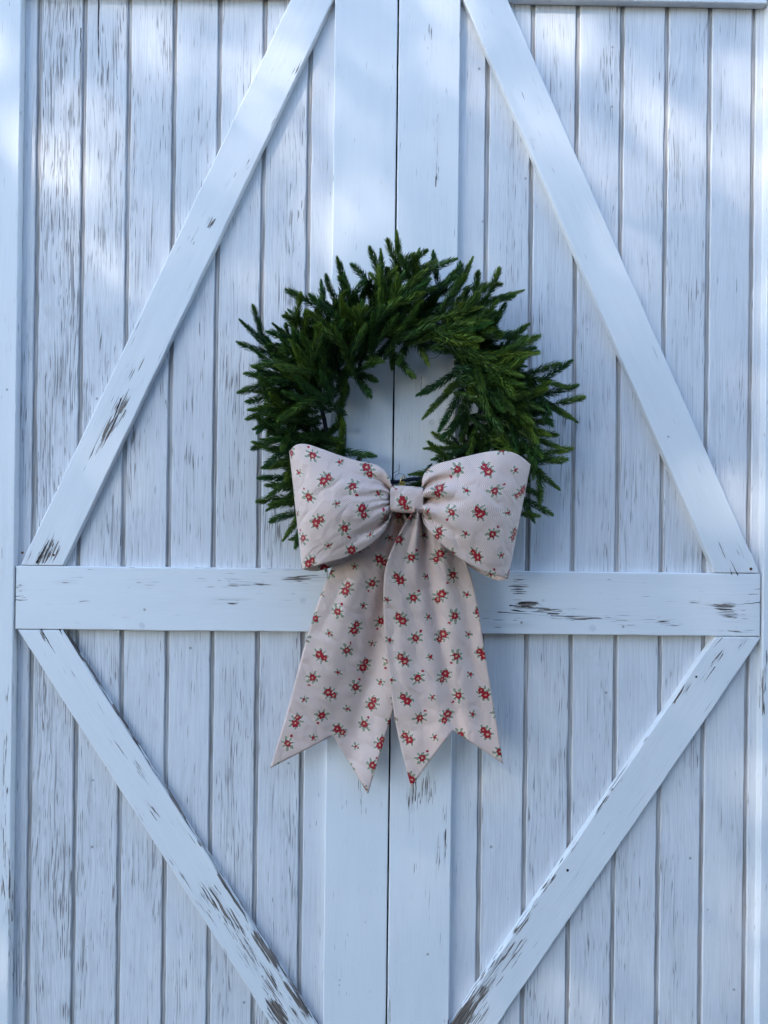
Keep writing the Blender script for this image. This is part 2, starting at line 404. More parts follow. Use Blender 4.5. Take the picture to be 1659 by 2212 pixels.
# ------------------------------------------------------------------ unseen tall tree, added between sun and barn so little sun sifts through
M_SUN_FILTER = simple('sun_filter_leaves', (0.035, 0.065, 0.02), 0.6, 0.3, 0, (0.06, 0.10, 0.03), 3)
tc_ = Vector((0.0, 0.0, 0.5)) + SUN * 15.0
sun_filter_tree = empty('sun_filter_tree', (tc_.x, tc_.y, 0), 'unseen leafy canopy on a trunk, added to sift the sun', 'sun_filter_tree')
rt = random.Random(FILTER_SEED); vs, fs = [], []
clumps = []
for i in range(FILTER_CLUMPS):
    d = Vector((rt.gauss(0, 1), rt.gauss(0, 1), rt.gauss(0, 1))).normalized() * rt.random() ** (1 / 3)
    clumps.append((Vector((d.x * 3.3, d.y * 3.3, tc_.z + d.z * 3.0)), rt.uniform(.28, .48)))
for i in range(FILTER_CLUMPS * 120):
    q, sg_ = clumps[i % FILTER_CLUMPS]
    c = q + Vector((rt.gauss(0, sg_), rt.gauss(0, sg_), rt.gauss(0, sg_ * .6)))
    a = Vector((rt.uniform(-1, 1), rt.uniform(-1, 1), rt.uniform(-.6, .6))).normalized(); b = a.cross(Vector((rt.uniform(-1, 1), rt.uniform(-1, 1), 1))).normalized()
    sz = rt.uniform(.05, .085); k = len(vs)
    vs += [c - a * sz, c + b * sz * .6, c + a * sz, c - b * sz * .6]; fs.append((k, k + 1, k + 2, k + 3))
tag(mesh_obj('sun_filter_crown', vs, fs, M_SUN_FILTER, sun_filter_tree), kind='stuff')
vs, fs = [], []
for i in range(9):
    zz = tc_.z * i / 8; rr = .24 * (1 - .75 * i / 8) + (.08 if i == 0 else 0)
    for a in range(10): vs.append((rr * math.cos(a * .6283) + .12 * math.sin(i), rr * math.sin(a * .6283), zz))
for i in range(8):
    for a in range(10): fs.append((i * 10 + a, i * 10 + (a + 1) % 10, i * 10 + 10 + (a + 1) % 10, i * 10 + 10 + a))
mesh_obj('blocker_trunk', vs, fs, M_BARK, sun_filter_tree, True)

# ------------------------------------------------------------------ doors
Z = lambda zr: zr + CAMZ                      # heights were measured from the optical axis
TH, PL = 0.019, 0.019                         # trim thickness, plank face behind the trim face
RAIL_T, RAIL_B = Z(-0.1245), Z(-0.2645)
TOP_B, TOP_T = Z(1.1525), Z(1.2925)
BOT_T, BOT_B = Z(-1.310), Z(-1.450)
K = (CAMD + PL) / CAMD
const = lambda c: (lambda v: c)

def rect(name, parent, x0, x1, z0, z1, y, thick, mat, level, horizontal=False, **kw):
    if horizontal:   # grain along x: rotate the board so that local z points to +x
        return board(name, parent, (x0, y, (z0 + z1) / 2), math.pi / 2, (z1 - z0) / 2, const(0.0), const(x1 - x0), thick, mat, level, **kw)
    return board(name, parent, ((x0 + x1) / 2, y, z0), 0.0, (x1 - x0) / 2, const(0.0), const(z1 - z0), thick, mat, level, **kw)

def brace(parent, p0, p1, q0, q1, cut0, cut1, level, side_wear=(0, 0)):
    """p0-p1 and q0-q1: the two long edges (x, z), running the same way; cut: ('h', z) or ('v', x)"""
    d = (Vector(p1) - Vector(p0)).normalized() + (Vector(q1) - Vector(q0)).normalized(); d.normalize()
    mid = (Vector(p0) + Vector(q0) + Vector(p1) + Vector(q1)) / 4
    perp = Vector((d.y, -d.x))                      # local +x of the board (x right when z is up)
    half = abs((Vector(p0) + Vector(p1) - Vector(q0) - Vector(q1)).dot(perp)) / 4
    rot = math.atan2(d.x, d.y)
    def cut(c):
        kind, val = c
        def f(v):
            s = mid + perp * v
            return (val - s.y) / d.y if kind == 'h' else (val - s.x) / d.x
        return f
    return board('brace', parent, (mid.x, 0.0, mid.y), rot, half, cut(cut0), cut(cut1), TH - 0.0005, M_TRIM, level, grid=(0.005, 0.010), side_wear=side_wear, wob=0.0010)

def V2(x, z): return Vector((x, Z(z)))

def splits(parent, lst):
    """open splits in the wood: slim dark slivers, px start, px end, half width (mm)"""
    for (x0, y0, x1, y1, w, Y) in lst:
        a, b = P(x0, y0, Y), P(x1, y1, Y)
        d = (b - a); n = Vector((-d.z, 0, d.x)).normalized()
        vs = []; m = 14
        for i in range(m + 1):
            t = i / m
            c = a + d * t + n * 0.0012 * mnoise.noise(Vector((t * 4, x0, y0)))
            ww = w * .001 * (1 - t) ** 0.7 * (0.8 + 0.5 * mnoise.noise(Vector((t * 9, y0, x0))))
            for sg, yy in ((-1, -0.0003), (1, -0.0003), (1, 0.003), (-1, 0.003)):
                vs.append(c + n * ww * sg + Vector((0, yy, 0)) - parent.location)
        fs = []
        for i in range(m):
            for k in range(4):
                fs.append((i * 4 + k, i * 4 + (k + 1) % 4, i * 4 + 4 + (k + 1) % 4, i * 4 + 4 + k))
        fs += [(0, 1, 2, 3), (m * 4 + 3, m * 4 + 2, m * 4 + 1, m * 4)]
        mesh_obj('split', vs, fs, M_SPLIT, parent)

def disc(name, parent, px, py, r, Y, proud, mat, ring=False):
    c = P(px, py, Y); vs, fs = [], []
    n = 20
    prof = [(1.0, 0.002), (1.0, -proud), (0.86, -proud - 0.0004), (0.0, -proud - 0.0006)] if not ring else [(1.0, 0.002), (1.0, -proud), (0.9, -proud), (0.84, 0.0002), (0.7, -proud * .4), (0.0, -proud * .4)]
    rows = []
    for (f, yy) in prof:
        row = []
        for k in range(n if f > 0 else 1):
            a = 2 * math.pi * k / n
            row.append(len(vs)); vs.append((c.x + r * f * math.cos(a), Y + yy, c.z + r * f * math.sin(a)))
        rows.append(row)
    for A, B in zip(rows, rows[1:]):
        for k in range(n):
            if len(B) == 1: fs.append((A[k], A[(k + 1) % n], B[0]))
            else: fs.append((A[k], A[(k + 1) % n], B[(k + 1) % n], B[k]))
    vs = [Vector(v) - parent.location for v in vs]
    return mesh_obj(name, vs, fs, mat, parent)

def make_leaf(side):
    left = side < 0
    lab = 'white plank barn door leaf with a split, rust-marked foot on its upper brace' if left else 'white plank barn door leaf whose cross rail has dark flaked paint beside the bow'
    xa, xb = (-0.7935, 0.0363) if left else (0.0400, 0.8635)
    root = empty('barn_door', ((xa + xb) / 2, 0, BOT_B), lab, 'barn door')
    # planks
    gc = [-.757, -.657, -.558, -.4575, -.358, -.258, -.157] if left else [.2396, .3400, .4400, .5400, .640, .737, .8354]
    gc = [c * K for c in gc]
    hw = 0.0052
    edges = ([xa - 0.004] + gc + [xb - 0.004]) if left else ([xa + 0.004] + gc + [xb + 0.006])
    lv = [.95, 1.3, 1.05, .8, .55, .75, .8, .3] if left else [.35, .55, .7, .75, .55, .7, .45, .35]
    for i in range(len(edges) - 1):
        a = edges[i] + (hw if i else 0); b = edges[i + 1] - (hw if i < len(edges) - 2 else 0)
        rect('plank', root, a, b, BOT_B + .01, TOP_T - .01, PL, 0.014, M_PLANK, lv[i], grid=(0.010, 0.022), wob=0.0011, bev=0.0016)
    bk = bpy.data.meshes.new('backing_sheet')
    x0, x1, y0, y1, z0, z1 = edges[0], edges[-1], PL + .0055, PL + .016, BOT_B + .004, TOP_T - .004
    mesh_obj('backing_sheet', [Vector(v) - root.location for v in [(x0, y0, z0), (x1, y0, z0), (x1, y0, z1), (x0, y0, z1), (x0, y1, z0), (x1, y1, z0), (x1, y1, z1), (x0, y1, z1)]],
             [(0, 1, 2, 3), (5, 4, 7, 6), (0, 4, 5, 1), (1, 5, 6, 2), (2, 6, 7, 3), (3, 7, 4, 0)], M_GROOVE, root)
    # stile, rails, braces
    tk = TH - 0.0005
    if left:
        sx0, sx1 = -0.1030, 0.0363
        rx0, rx1 = xa, sx0 - 0.0012
    else:
        sx0, sx1 = 0.0400, 0.1765
        rx0, rx1 = sx1 + 0.0012, xb
    rect('stile', root, sx0, sx1, BOT_B, TOP_T, -0.0005, tk, M_TRIM, 0.25 if left else 0.55, grid=(0.006, 0.012))
    ra = rect('rail', root, rx0, rx1, RAIL_B, RAIL_T, 0.0, tk, M_TRIM, 0.35 if left else 0.5, horizontal=True, grid=(0.005, 0.010), wob=0.0009)
    rect('top_rail', root, rx0, rx1, TOP_B, TOP_T, -0.001, tk, M_TRIM, 0.4, horizontal=True, grid=(0.01, 0.03))
    rect('bottom_rail', root, rx0, rx1, BOT_B, BOT_T, 0.0, tk, M_TRIM, 0.9, horizontal=True, grid=(0.01, 0.03))
    gp = 0.0016
    if left:
        bu = brace(root, V2(-.7777, -.1168), V2(-.2048, 1.1405), V2(-.689, -.116), V2(-.105, 1.1424), ('h', RAIL_T + gp), ('h', TOP_B - gp), 0.5)
        bl = brace(root, V2(-.2563, -1.0745), V2(-.7914, -.2631), V2(-.2582, -.9249), V2(-.6902, -.2623), ('v', sx0 - gp), ('h', RAIL_B - gp), 0.6, side_wear=(0.0, 1.0))
    else:
        bu = brace(root, V2(.7647, -.1277), V2(.1839, 1.1449), V2(.8625, -.1287), V2(.2959, 1.1233), ('h', RAIL_T + gp), ('h', TOP_B - gp), 0.35)
        bl = brace(root, V2(.3209, -1.0759), V2(.8266, -.3287), V2(.3193, -.9319), V2(.7267, -.3183), ('v', sx1 + gp), ('h', RAIL_B - gp), 0.6)
    if left:
        splits(root, [(79, 1217, 106, 1165, 3.0, 0), (92, 1217, 118, 1150, 1.2, 0), (88, 1359, 120, 1412, 1.6, 0), (128, 1359, 135, 1372, 1.5, 0),
                      (33, 1296, 62, 1296, .9, 0), (33, 1288, 52, 1287, .9, 0), (34, 1270, 47, 1266, .8, 0), (172, 1299, 197, 1298, .9, 0),
                      (213, -6, 212, 130, 2.2, PL), (175, 60, 173, 155, 1.3, PL), (262, 860, 238, 925, 2.0, 0), (272, 885, 250, 925, 1.2, 0)])
        for (x, y) in ((48, 1194), (116, 1199)): disc('screw', root, x, y, 0.0026, 0, 0.0004, M_RUST)
        for (x, y, r) in ((307, 1352, .0075), (655, 1297, .0070), (772, 931, .0070)): disc('screw_cap', root, x, y, r, -0.0005 if x > 700 else 0, 0.0006, M_CAP, True)
    else:
        splits(root, [(1642, 1301, 1595, 1306, 1.2, 0), (1594, 1243, 1577, 1208, 1.2, 0), (1582, 1242, 1576, 1226, .9, 0), (1075, 1322, 1160, 1327, 1.2, 0),
                      (1190, 1330, 1300, 1334, 1.1, 0), (1545, 1440, 1520, 1475, 1.1, 0), (1560, 1378, 1540, 1400, .9, 0), (1642, 1272, 1628, 1273, .7, 0), (1120, 1303, 1165, 1300, 2.2, 0), (1100, 1308, 1150, 1312, 1.8, 0)])
        disc('screw', root, 1622, 1229, 0.0032, 0, 0.0004, M_RUST)
        disc('screw', root, 1226, 1880, 0.0030, 0, 0.0003, M_SPLIT)
        disc('screw', root, 1504, 1462, 0.0026, 0, 0.0003, M_SPLIT)
        for (x, y, r) in ((1280, 1357, .0078), (932, 912, .0070), (1174, 1297, .0035)): disc('screw_cap', root, x, y, r, -0.0005 if x < 1000 else 0, 0.0006, M_CAP, True)
    return root
door_l = make_leaf(-1)
door_r = make_leaf(1)

# ------------------------------------------------------------------ barn wall round the doors
wall = empty('barn_wall', (0.035, 0, 0), 'white painted barn wall boards casing both sides of the double doors', 'barn wall')
rect('casing', wall, -0.9400, -0.7970, 0.0, TOP_T + .012, -0.002, 0.055, M_TRIM, 0.5, grid=(0.006, 0.014), wob=0.0012)
rect('casing', wall, 0.8672, 1.0100, 0.0, TOP_T + .012, -0.004, 0.055, M_TRIM, 0.5, grid=(0.006, 0.014), wob=0.0008)
rect('header_board', wall, -0.9400, 1.0100, TOP_T + .013, TOP_T + .16, -0.004, 0.055, M_TRIM, 0.4, horizontal=True, grid=(0.02, 0.05))
for sgn in (-1, 1):
    x = -0.946 if sgn < 0 else 1.016
    for k in range(14):
        w = 0.098
        a, b = (x - w, x) if sgn < 0 else (x, x + w)
        rect('wall_plank', wall, a, b - .006, 0.0, 3.2, 0.014, 0.02, M_PLANK, 0.7, grid=(0.02, 0.08))
        x += sgn * (w + .004)
rect('upper_siding', wall, -0.944, 1.014, TOP_T + .165, 3.2, 0.012, 0.02, M_PLANK, 0.6, grid=(0.05, 0.08))
def box(name, parent, lo, hi, mat):
    (x0, y0, z0), (x1, y1, z1) = lo, hi
    vs = [Vector(v) - parent.location for v in [(x0, y0, z0), (x1, y0, z0), (x1, y0, z1), (x0, y0, z1), (x0, y1, z0), (x1, y1, z0), (x1, y1, z1), (x0, y1, z1)]]
    return mesh_obj(name, vs, [(0, 1, 2, 3), (5, 4, 7, 6), (0, 4, 5, 1), (1, 5, 6, 2), (2, 6, 7, 3), (3, 7, 4, 0)], mat, parent)
box('wall_sheathing', wall, (-2.4, 0.062, 0.0), (2.5, 0.10, 3.19), M_DARK)

# ------------------------------------------------------------------ wreath
CW = (864.0, 890.0)                       # centre, photo pixels
YW = -0.055
MMPX = (CAMD + YW) / FPX                  # metres per photo pixel at the wreath
wc = P(CW[0], CW[1], YW)
wreath = empty('wreath', P(CW[0], CW[1], -0.002), 'green evergreen wreath hanging on the white barn doors', 'wreath')
WL = wreath.location.copy()

def sprig_mesh(name, length, seed, nl=0.0175, bend=0.16):
    r = random.Random(seed)
    vs, fs, tip, tone = [], [], [], []
    thick_ = r.uniform(.82, 1.15)
    bx, by = r.uniform(-bend, bend), r.uniform(-bend, bend)
    def stem(t):
        return Vector((bx * length * t * t, by * length * t * t, length * t))
    # stem
    m = 6
    for i in range(m + 1):
        t = i / m; c = stem(t); rad = 0.0016 * (1 - .7 * t)
        for k in range(4):
            a = k * math.pi / 2
            vs.append(c + Vector((rad * math.cos(a), rad * math.sin(a), 0))); tip.append(0.15); tone.append(0.2)
    for i in range(m):
        for k in range(4):
            fs.append((i * 4 + k, i * 4 + (k + 1) % 4, i * 4 + 4 + (k + 1) % 4, i * 4 + 4 + k))
    step = 0.0023; n = int(length / step)
    ang0 = r.uniform(0, 6.28)
    for i in range(n):
        t = (i + .5) / n
        c = stem(t)
        ax = (stem(min(1, t + .02)) - stem(max(0, t - .02))).normalized()
        prof = min(1.0, 0.55 + t * 3.0) * (1.0 - 0.55 * max(0, (t - .70) / .30) ** 1.6)
        for k in range(6):
            a = ang0 + i * 2.4 + k * math.pi / 3 + r.uniform(-.35, .35)
            side = Vector((math.cos(a), math.sin(a), 0)); side = (side - ax * side.dot(ax)).normalized()
            l = nl * thick_ * prof * r.uniform(.75, 1.2)
            el = r.uniform(.74, 1.04) * (1 - .20 * t - .40 * max(0, (t - .75) / .25))
            d0 = (ax * math.cos(el) + side * math.sin(el)); d1 = (ax * math.cos(el * .62) + side * math.sin(el * .62))
            wv = ax.cross(side).normalized() * 0.00130
            b = len(vs)
            mid = c + d0 * l * .55
            tp = mid + d1 * l * .5
            tn = r.random()
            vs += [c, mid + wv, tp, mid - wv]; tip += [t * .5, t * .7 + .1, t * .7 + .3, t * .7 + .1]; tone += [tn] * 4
            fs.append((b, b + 1, b + 2, b + 3))
    me = bpy.data.meshes.new(name); me.from_pydata([tuple(v) for v in vs], [], fs); me.materials.append(M_NEEDLE)
    for k, vals in (('tip', tip), ('tone', tone)):
        a = me.attributes.new(k, 'FLOAT', 'POINT'); a.data.foreach_set('value', vals)
    me.update(); return me
SPR = {l: [sprig_mesh('sprig', l * .001, l * 10 + s) for s in range(4)] for l in (55, 70, 85, 100)}
BGH = {l: [sprig_mesh('bough', l * .001, l * 10 + s, 0.0175, 0.17) for s in range(4)] for l in (110, 140, 170, 200)}

def frame_to(d, roll):
    q = d.to_track_quat('Z', 'Y').to_matrix()
    return q @ Matrix.Rotation(roll, 3, 'Z')
nspr = 0
filler = []
def bough(bpx, tpx, yb, yt, nlat, spread=40, lat=(65, 100), stuff=False, r=rnd):
    """bough from photo pixel bpx (depth yb) to tip tpx (depth yt) with nlat side sprigs"""
    global nspr
    a, b = P(bpx[0], bpx[1], yb), P(tpx[0], tpx[1], yt)
    d = b - a; L = d.length * 1000
    key = min(BGH, key=lambda k: abs(k - L))
    sc = L / key
    rot = frame_to(d.normalized(), r.uniform(0, 6.28))
    M0 = Matrix.Translation(a - WL) @ rot.to_4x4() @ Matrix.Diagonal((1, 1, sc, 1))
    me = r.choice(BGH[key])
    lats = []
    dn = d.normalized(); side = dn.cross(Vector((0, 1, 0))).normalized(); fwd = side.cross(dn).normalized()
    if fwd.y > 0: fwd = -fwd
    for i in range(nlat):
        t = 0.30 + 0.42 * (i + r.uniform(.0, .6)) / max(1, nlat)
        sg = 1 if i % 2 else -1
        an = math.radians(spread + r.uniform(-10, 12))
        ld = dn * math.cos(an) + (side * sg * r.uniform(.75, 1) + fwd * r.uniform(-.15, .55)).normalized() * math.sin(an)
        ld.normalize()
        ll = r.uniform(*lat) * (1.1 - .3 * t)
        k2 = min(SPR, key=lambda k: abs(k - ll))
        pos = a + d * t
        lats.append((Matrix.Translation(pos - WL) @ frame_to(ld, r.uniform(0, 6.28)).to_4x4() @ Matrix.Diagonal((1, 1, ll / k2, 1)), r.choice(SPR[k2])))
    if stuff:
        filler.append((M0, me)); filler.extend(lats); return
    o = bpy.data.objects.new('bough', me); COL.objects.link(o); o.parent = wreath; o.matrix_local = M0
    inv = M0.inverted()
    for (Ml, ml) in lats:
        c = bpy.data.objects.new('sprig', ml); COL.objects.link(c); c.parent = o
        c.matrix_local = inv @ Ml
        nspr += 1
    nspr += 1

# boughs that make the outline, read off the photograph: base, tip, side sprigs
OUT = [
    ((660, 830), (516, 683), 3), ((670, 850), (533, 758), 3), ((690, 790), (595, 680), 3), ((700, 790), (573, 702), 2), ((705, 760), (632, 648), 2),
    ((720, 740), (671, 597), 2), ((740, 730), (722, 580), 2), ((750, 720), (766, 586), 2), ((770, 720), (787, 600), 2), ((800, 700), (814, 559), 2),
    ((820, 690), (840, 527), 3), ((850, 670), (888, 493), 3), ((860, 690), (923, 530), 3), ((890, 690), (947, 557), 2), ((910, 690), (985, 555), 2),
    ((930, 700), (1051, 566), 3), ((950, 710), (1130, 595), 4), ((980, 740), (1079, 666), 2), ((990, 760), (1133, 698), 3), ((1000, 780), (1140, 749), 2),
    ((1010, 780), (1176, 783), 3), ((1060, 790), (1238, 850), 4), ((1090, 830), (1268, 900), 4), ((1060, 850), (1180, 890), 3), ((1060, 880), (1198, 955), 3),
    ((1070, 900), (1210, 993), 3), ((1070, 930), (1209, 1030), 2), ((1080, 950), (1221, 1069), 3), ((1080, 980), (1155, 1141), 4), ((1060, 1010), (1128, 1176), 2),
    ((680, 850), (535, 794), 2), ((690, 870), (533, 823), 2), ((690, 890), (528, 864), 3), ((690, 910), (538, 892), 2), ((700, 900), (561, 928), 3),
    ((700, 950), (549, 952), 3), ((700, 970), (568, 998), 3), ((710, 990), (566, 1072), 3), ((710, 1010), (579, 1123), 3), ((715, 1030), (596, 1171), 3), ((720, 1060), (672, 1237), 1),
    # pointing into the hole
    ((738, 1000), (750, 880), 0), ((728, 930), (752, 800), 0), ((722, 860), (770, 745), 1), ((745, 800), (810, 735), 1), ((728, 1000), (745, 900), 0), ((1000, 750), (1012, 880), 1), ((1015, 840), (1010, 965), 1), ((1030, 920), (988, 1030), 1),
    ((735, 800), (831, 809), 1), ((725, 880), (774, 835), 0), ((845, 690), (848, 811), 2), ((880, 690), (927, 792), 2), ((1015, 780), (897, 884), 0), ((1020, 800), (895, 905), 0),
    ((1010, 820), (942, 947), 0), ((1020, 830), (968, 955), 0), ((1060, 960), (905, 985), 1), ((1050, 1010), (874, 1026), 1), ((690, 940), (755, 960), 0), ((690, 960), (818, 1003), 1),
]
for (b, t, nl) in OUT:
    dl = math.hypot(t[0] - b[0], t[1] - b[1]); t = (t[0] - (t[0] - b[0]) / dl * 15, t[1] - (t[1] - b[1]) / dl * 15)   # the needles reach past the stem
    bough(b, t, -0.045 - rnd.uniform(0, .02), -0.05 - rnd.uniform(0, .05), nl)
# boughs over the face of the ring
def pol(ang, r): return (CW[0] + r * math.cos(ang), CW[1] - r * math.sin(ang))
face = 0
rf = random.Random(5)
NF = 64
for i in range(NF):
    a = math.radians(-62 + 304 * (i + rf.uniform(-.3, .3)) / (NF - 1))
    deg_ = math.degrees(a)
    r0 = rf.uniform(108 if deg_ > 120 else 116, 185); r1 = r0 + rf.uniform(85, 135)
    deg = math.degrees(a)
    sw = -24 if deg < 125 else (-16 if deg < 185 else 9)      # boughs lean clockwise over the top and down the right side
    a1 = a + math.radians(sw * rf.uniform(.5, 1.5) + rf.uniform(-7, 7))
    low = pol(a1, r1)[1] > 925 or pol(a, r0)[1] > 925          # behind the bow: stay close to the ring
    yb, yt = (-0.030, -0.046) if low else (-0.085 - rf.uniform(0, .02), -0.105 - rf.uniform(0, .05))
    bough(pol(a, r0), pol(a1, r1), yb, yt, 2 if i % 4 else 3, 38, (68, 105), r=rf)
# denser growth behind, joined
for i in range(95):
    a = math.radians(rf.uniform(-80, 260))
    r0 = rf.uniform(142, 190); r1 = r0 + rf.uniform(70, 115)
    a1 = a + math.radians(rf.uniform(-26, 14))
    bough(pol(a, r0), pol(a1, r1), -0.03 - rf.uniform(0, .03 * (pol(a, r0)[1] < 900)), -0.03 - rf.uniform(0, .06 if pol(a1, r1)[1] < 900 else .015), 2, 36, (55, 85), stuff=True, r=rf)
import numpy as np
VV, FF, TT, TO = [], [], [], []; off = 0
for (Mx, me) in filler:
    n = len(me.vertices); co = np.empty(n * 3, 'f'); me.vertices.foreach_get('co', co); co = co.reshape(-1, 3)
    A = np.array(Mx); VV.append(co @ A[:3, :3].T + A[:3, 3])
    li = np.empty(len(me.loops), 'i'); me.loops.foreach_get('vertex_index', li); FF.append(li.reshape(-1, 4) + off)
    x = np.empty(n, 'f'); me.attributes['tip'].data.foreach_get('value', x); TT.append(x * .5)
    x = np.empty(n, 'f'); me.attributes['tone'].data.foreach_get('value', x); TO.append(x); off += n
VV = np.concatenate(VV); FF = np.concatenate(FF)
me = bpy.data.meshes.new('underlayer'); me.vertices.add(len(VV)); me.vertices.foreach_set('co', VV.ravel())
me.loops.add(FF.size); me.loops.foreach_set('vertex_index', FF.ravel().astype('i'))
me.polygons.add(len(FF)); me.polygons.foreach_set('loop_start', np.arange(0, FF.size, 4, dtype='i'))
me.polygons.foreach_set('loop_total', np.full(len(FF), 4, dtype='i'))
for k, L_ in (('tip', TT), ('tone', TO)):
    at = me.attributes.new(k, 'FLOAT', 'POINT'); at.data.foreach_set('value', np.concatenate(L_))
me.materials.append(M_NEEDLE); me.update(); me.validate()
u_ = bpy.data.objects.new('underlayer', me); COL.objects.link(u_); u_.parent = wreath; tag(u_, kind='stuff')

def tube(pts, rad, n=6, closed=False):
    vs, fs = [], []
    m = len(pts)
    for i, p in enumerate(pts):
        q0 = pts[(i - 1) % m] if (closed or i) else p; q1 = pts[(i + 1) % m] if (closed or i < m - 1) else p
        t = (Vector(q1) - Vector(q0)).normalized()
        s = t.cross(Vector((0, 1, 0.01))).normalized(); f = s.cross(t)
        for k in range(n):
            a = 2 * math.pi * k / n
            vs.append(Vector(p) + (s * math.cos(a) + f * math.sin(a)) * rad)
    for i in range(m if closed else m - 1):
        for k in range(n):
            i2 = (i + 1) % m
            fs.append((i * n + k, i * n + (k + 1) % n, i2 * n + (k + 1) % n, i2 * n + k))
    return vs, fs
ringpts = []
for i in range(64):
    a = 2 * math.pi * i / 64
    w = 170 + 18 * math.sin(a) + 3 * math.sin(5 * a) + 3 * math.sin(11 * a + 1)
    p = P(*pol(a, w), -0.035) - WL; ringpts.append(p)
vs, fs = tube(ringpts, 0.0045, 8, True)
mesh_obj('ring_frame', vs, fs, M_WIRE, wreath, True)
ringpts2 = [P(*pol(2 * math.pi * i / 64, 205), -0.008) - WL for i in range(64)]
vs, fs = tube(ringpts2, 0.006, 8, True)
mesh_obj('back_ring', vs, fs, M_WIRE, wreath, True)
# loose dark wire tangles showing between the boughs
VS, FS = [], []
rw = random.Random(8)
for i in range(150):
    a = math.radians(rw.uniform(-95, 275)); r = rw.uniform(140, 262)
    if -115 < math.degrees(a) < -60 or math.degrees(a) > 250: r = rw.uniform(140, 165)
    c = Vector(P(*pol(a, r), -0.03 - rw.uniform(0, .03))) - WL
    pts = []; rad = rw.uniform(.008, .026); ph = rw.uniform(0, 6.28); turn = rw.uniform(1.5, 6)
    ax1 = Vector((rw.uniform(-1, 1), rw.uniform(-.3, .3), rw.uniform(-1, 1))).normalized(); ax2 = ax1.cross(Vector((0, 1, 0))).normalized()
    dr = Vector((math.cos(a), rw.uniform(-.4, .4), math.sin(a))) * rw.uniform(0, .03)
    for k in range(10):
        t = k / 9
        pts.append(c + ax1 * rad * math.cos(ph + turn * t) + ax2 * rad * math.sin(ph + turn * t) * .7 + dr * t)
    v, f = tube(pts, 0.00055, 3); o = len(VS); VS += v; FS += [tuple(x + o for x in q) for q in f]
tag(mesh_obj('wire_tangle', VS, FS, M_WIRE, wreath), kind='stuff')

# ------------------------------------------------------------------ bow
bow = empty('bow', P(878, 1080, -0.11), 'large cream floral bow with red flowers and swallowtail ends tied on the wreath', 'bow')
BL = bow.location.copy()
def lerp(a, b, t): return a + (b - a) * t
def poly(pts, t):
    """smooth interpolation along (t, x, y) knots"""
    if t <= pts[0][0]: return pts[0][1], pts[0][2]
    for i in range(len(pts) - 1):
        if t <= pts[i + 1][0]:
            p1, p2 = pts[i], pts[i + 1]
            p0 = pts[i - 1] if i else p1; p3 = pts[i + 2] if i + 2 < len(pts) else p2
            h = p2[0] - p1[0]; s = (t - p1[0]) / h
            out = []
            for c in (1, 2):
                m1 = (p2[c] - p0[c]) / max(1e-6, p2[0] - p0[0]) * h; m2 = (p3[c] - p1[c]) / max(1e-6, p3[0] - p1[0]) * h
                out.append((2 * s ** 3 - 3 * s ** 2 + 1) * p1[c] + (s ** 3 - 2 * s ** 2 + s) * m1 + (-2 * s ** 3 + 3 * s ** 2) * p2[c] + (s ** 3 - s ** 2) * m2)
            return out[0], out[1]
    return pts[-1][1], pts[-1][2]
def arc(pts):
    """turn an (x, y) list into (t, x, y) by chord length"""
    d = [0.0]
    for a, b in zip(pts, pts[1:]): d.append(d[-1] + math.hypot(b[0] - a[0], b[1] - a[1]))
    return [(s / d[-1], p[0], p[1]) for s, p in zip(d, pts)]

def cloth(name, grid_pts, uvs, parent):
    nu, nv = len(grid_pts), len(grid_pts[0])
    vs = [p - BL for row in grid_pts for p in row]; uv = [q for row in uvs for q in row]
    fs = [(i * nv + j, i * nv + j + 1, (i + 1) * nv + j + 1, (i + 1) * nv + j) for i in range(nu - 1) for j in range(nv - 1)]
    o = mesh_obj(name, vs, fs, M_FABRIC, parent, True, uv=uv)
    md = o.modifiers.new('thickness', 'SOLIDIFY'); md.thickness = 0.0009; md.offset = 0
    return o

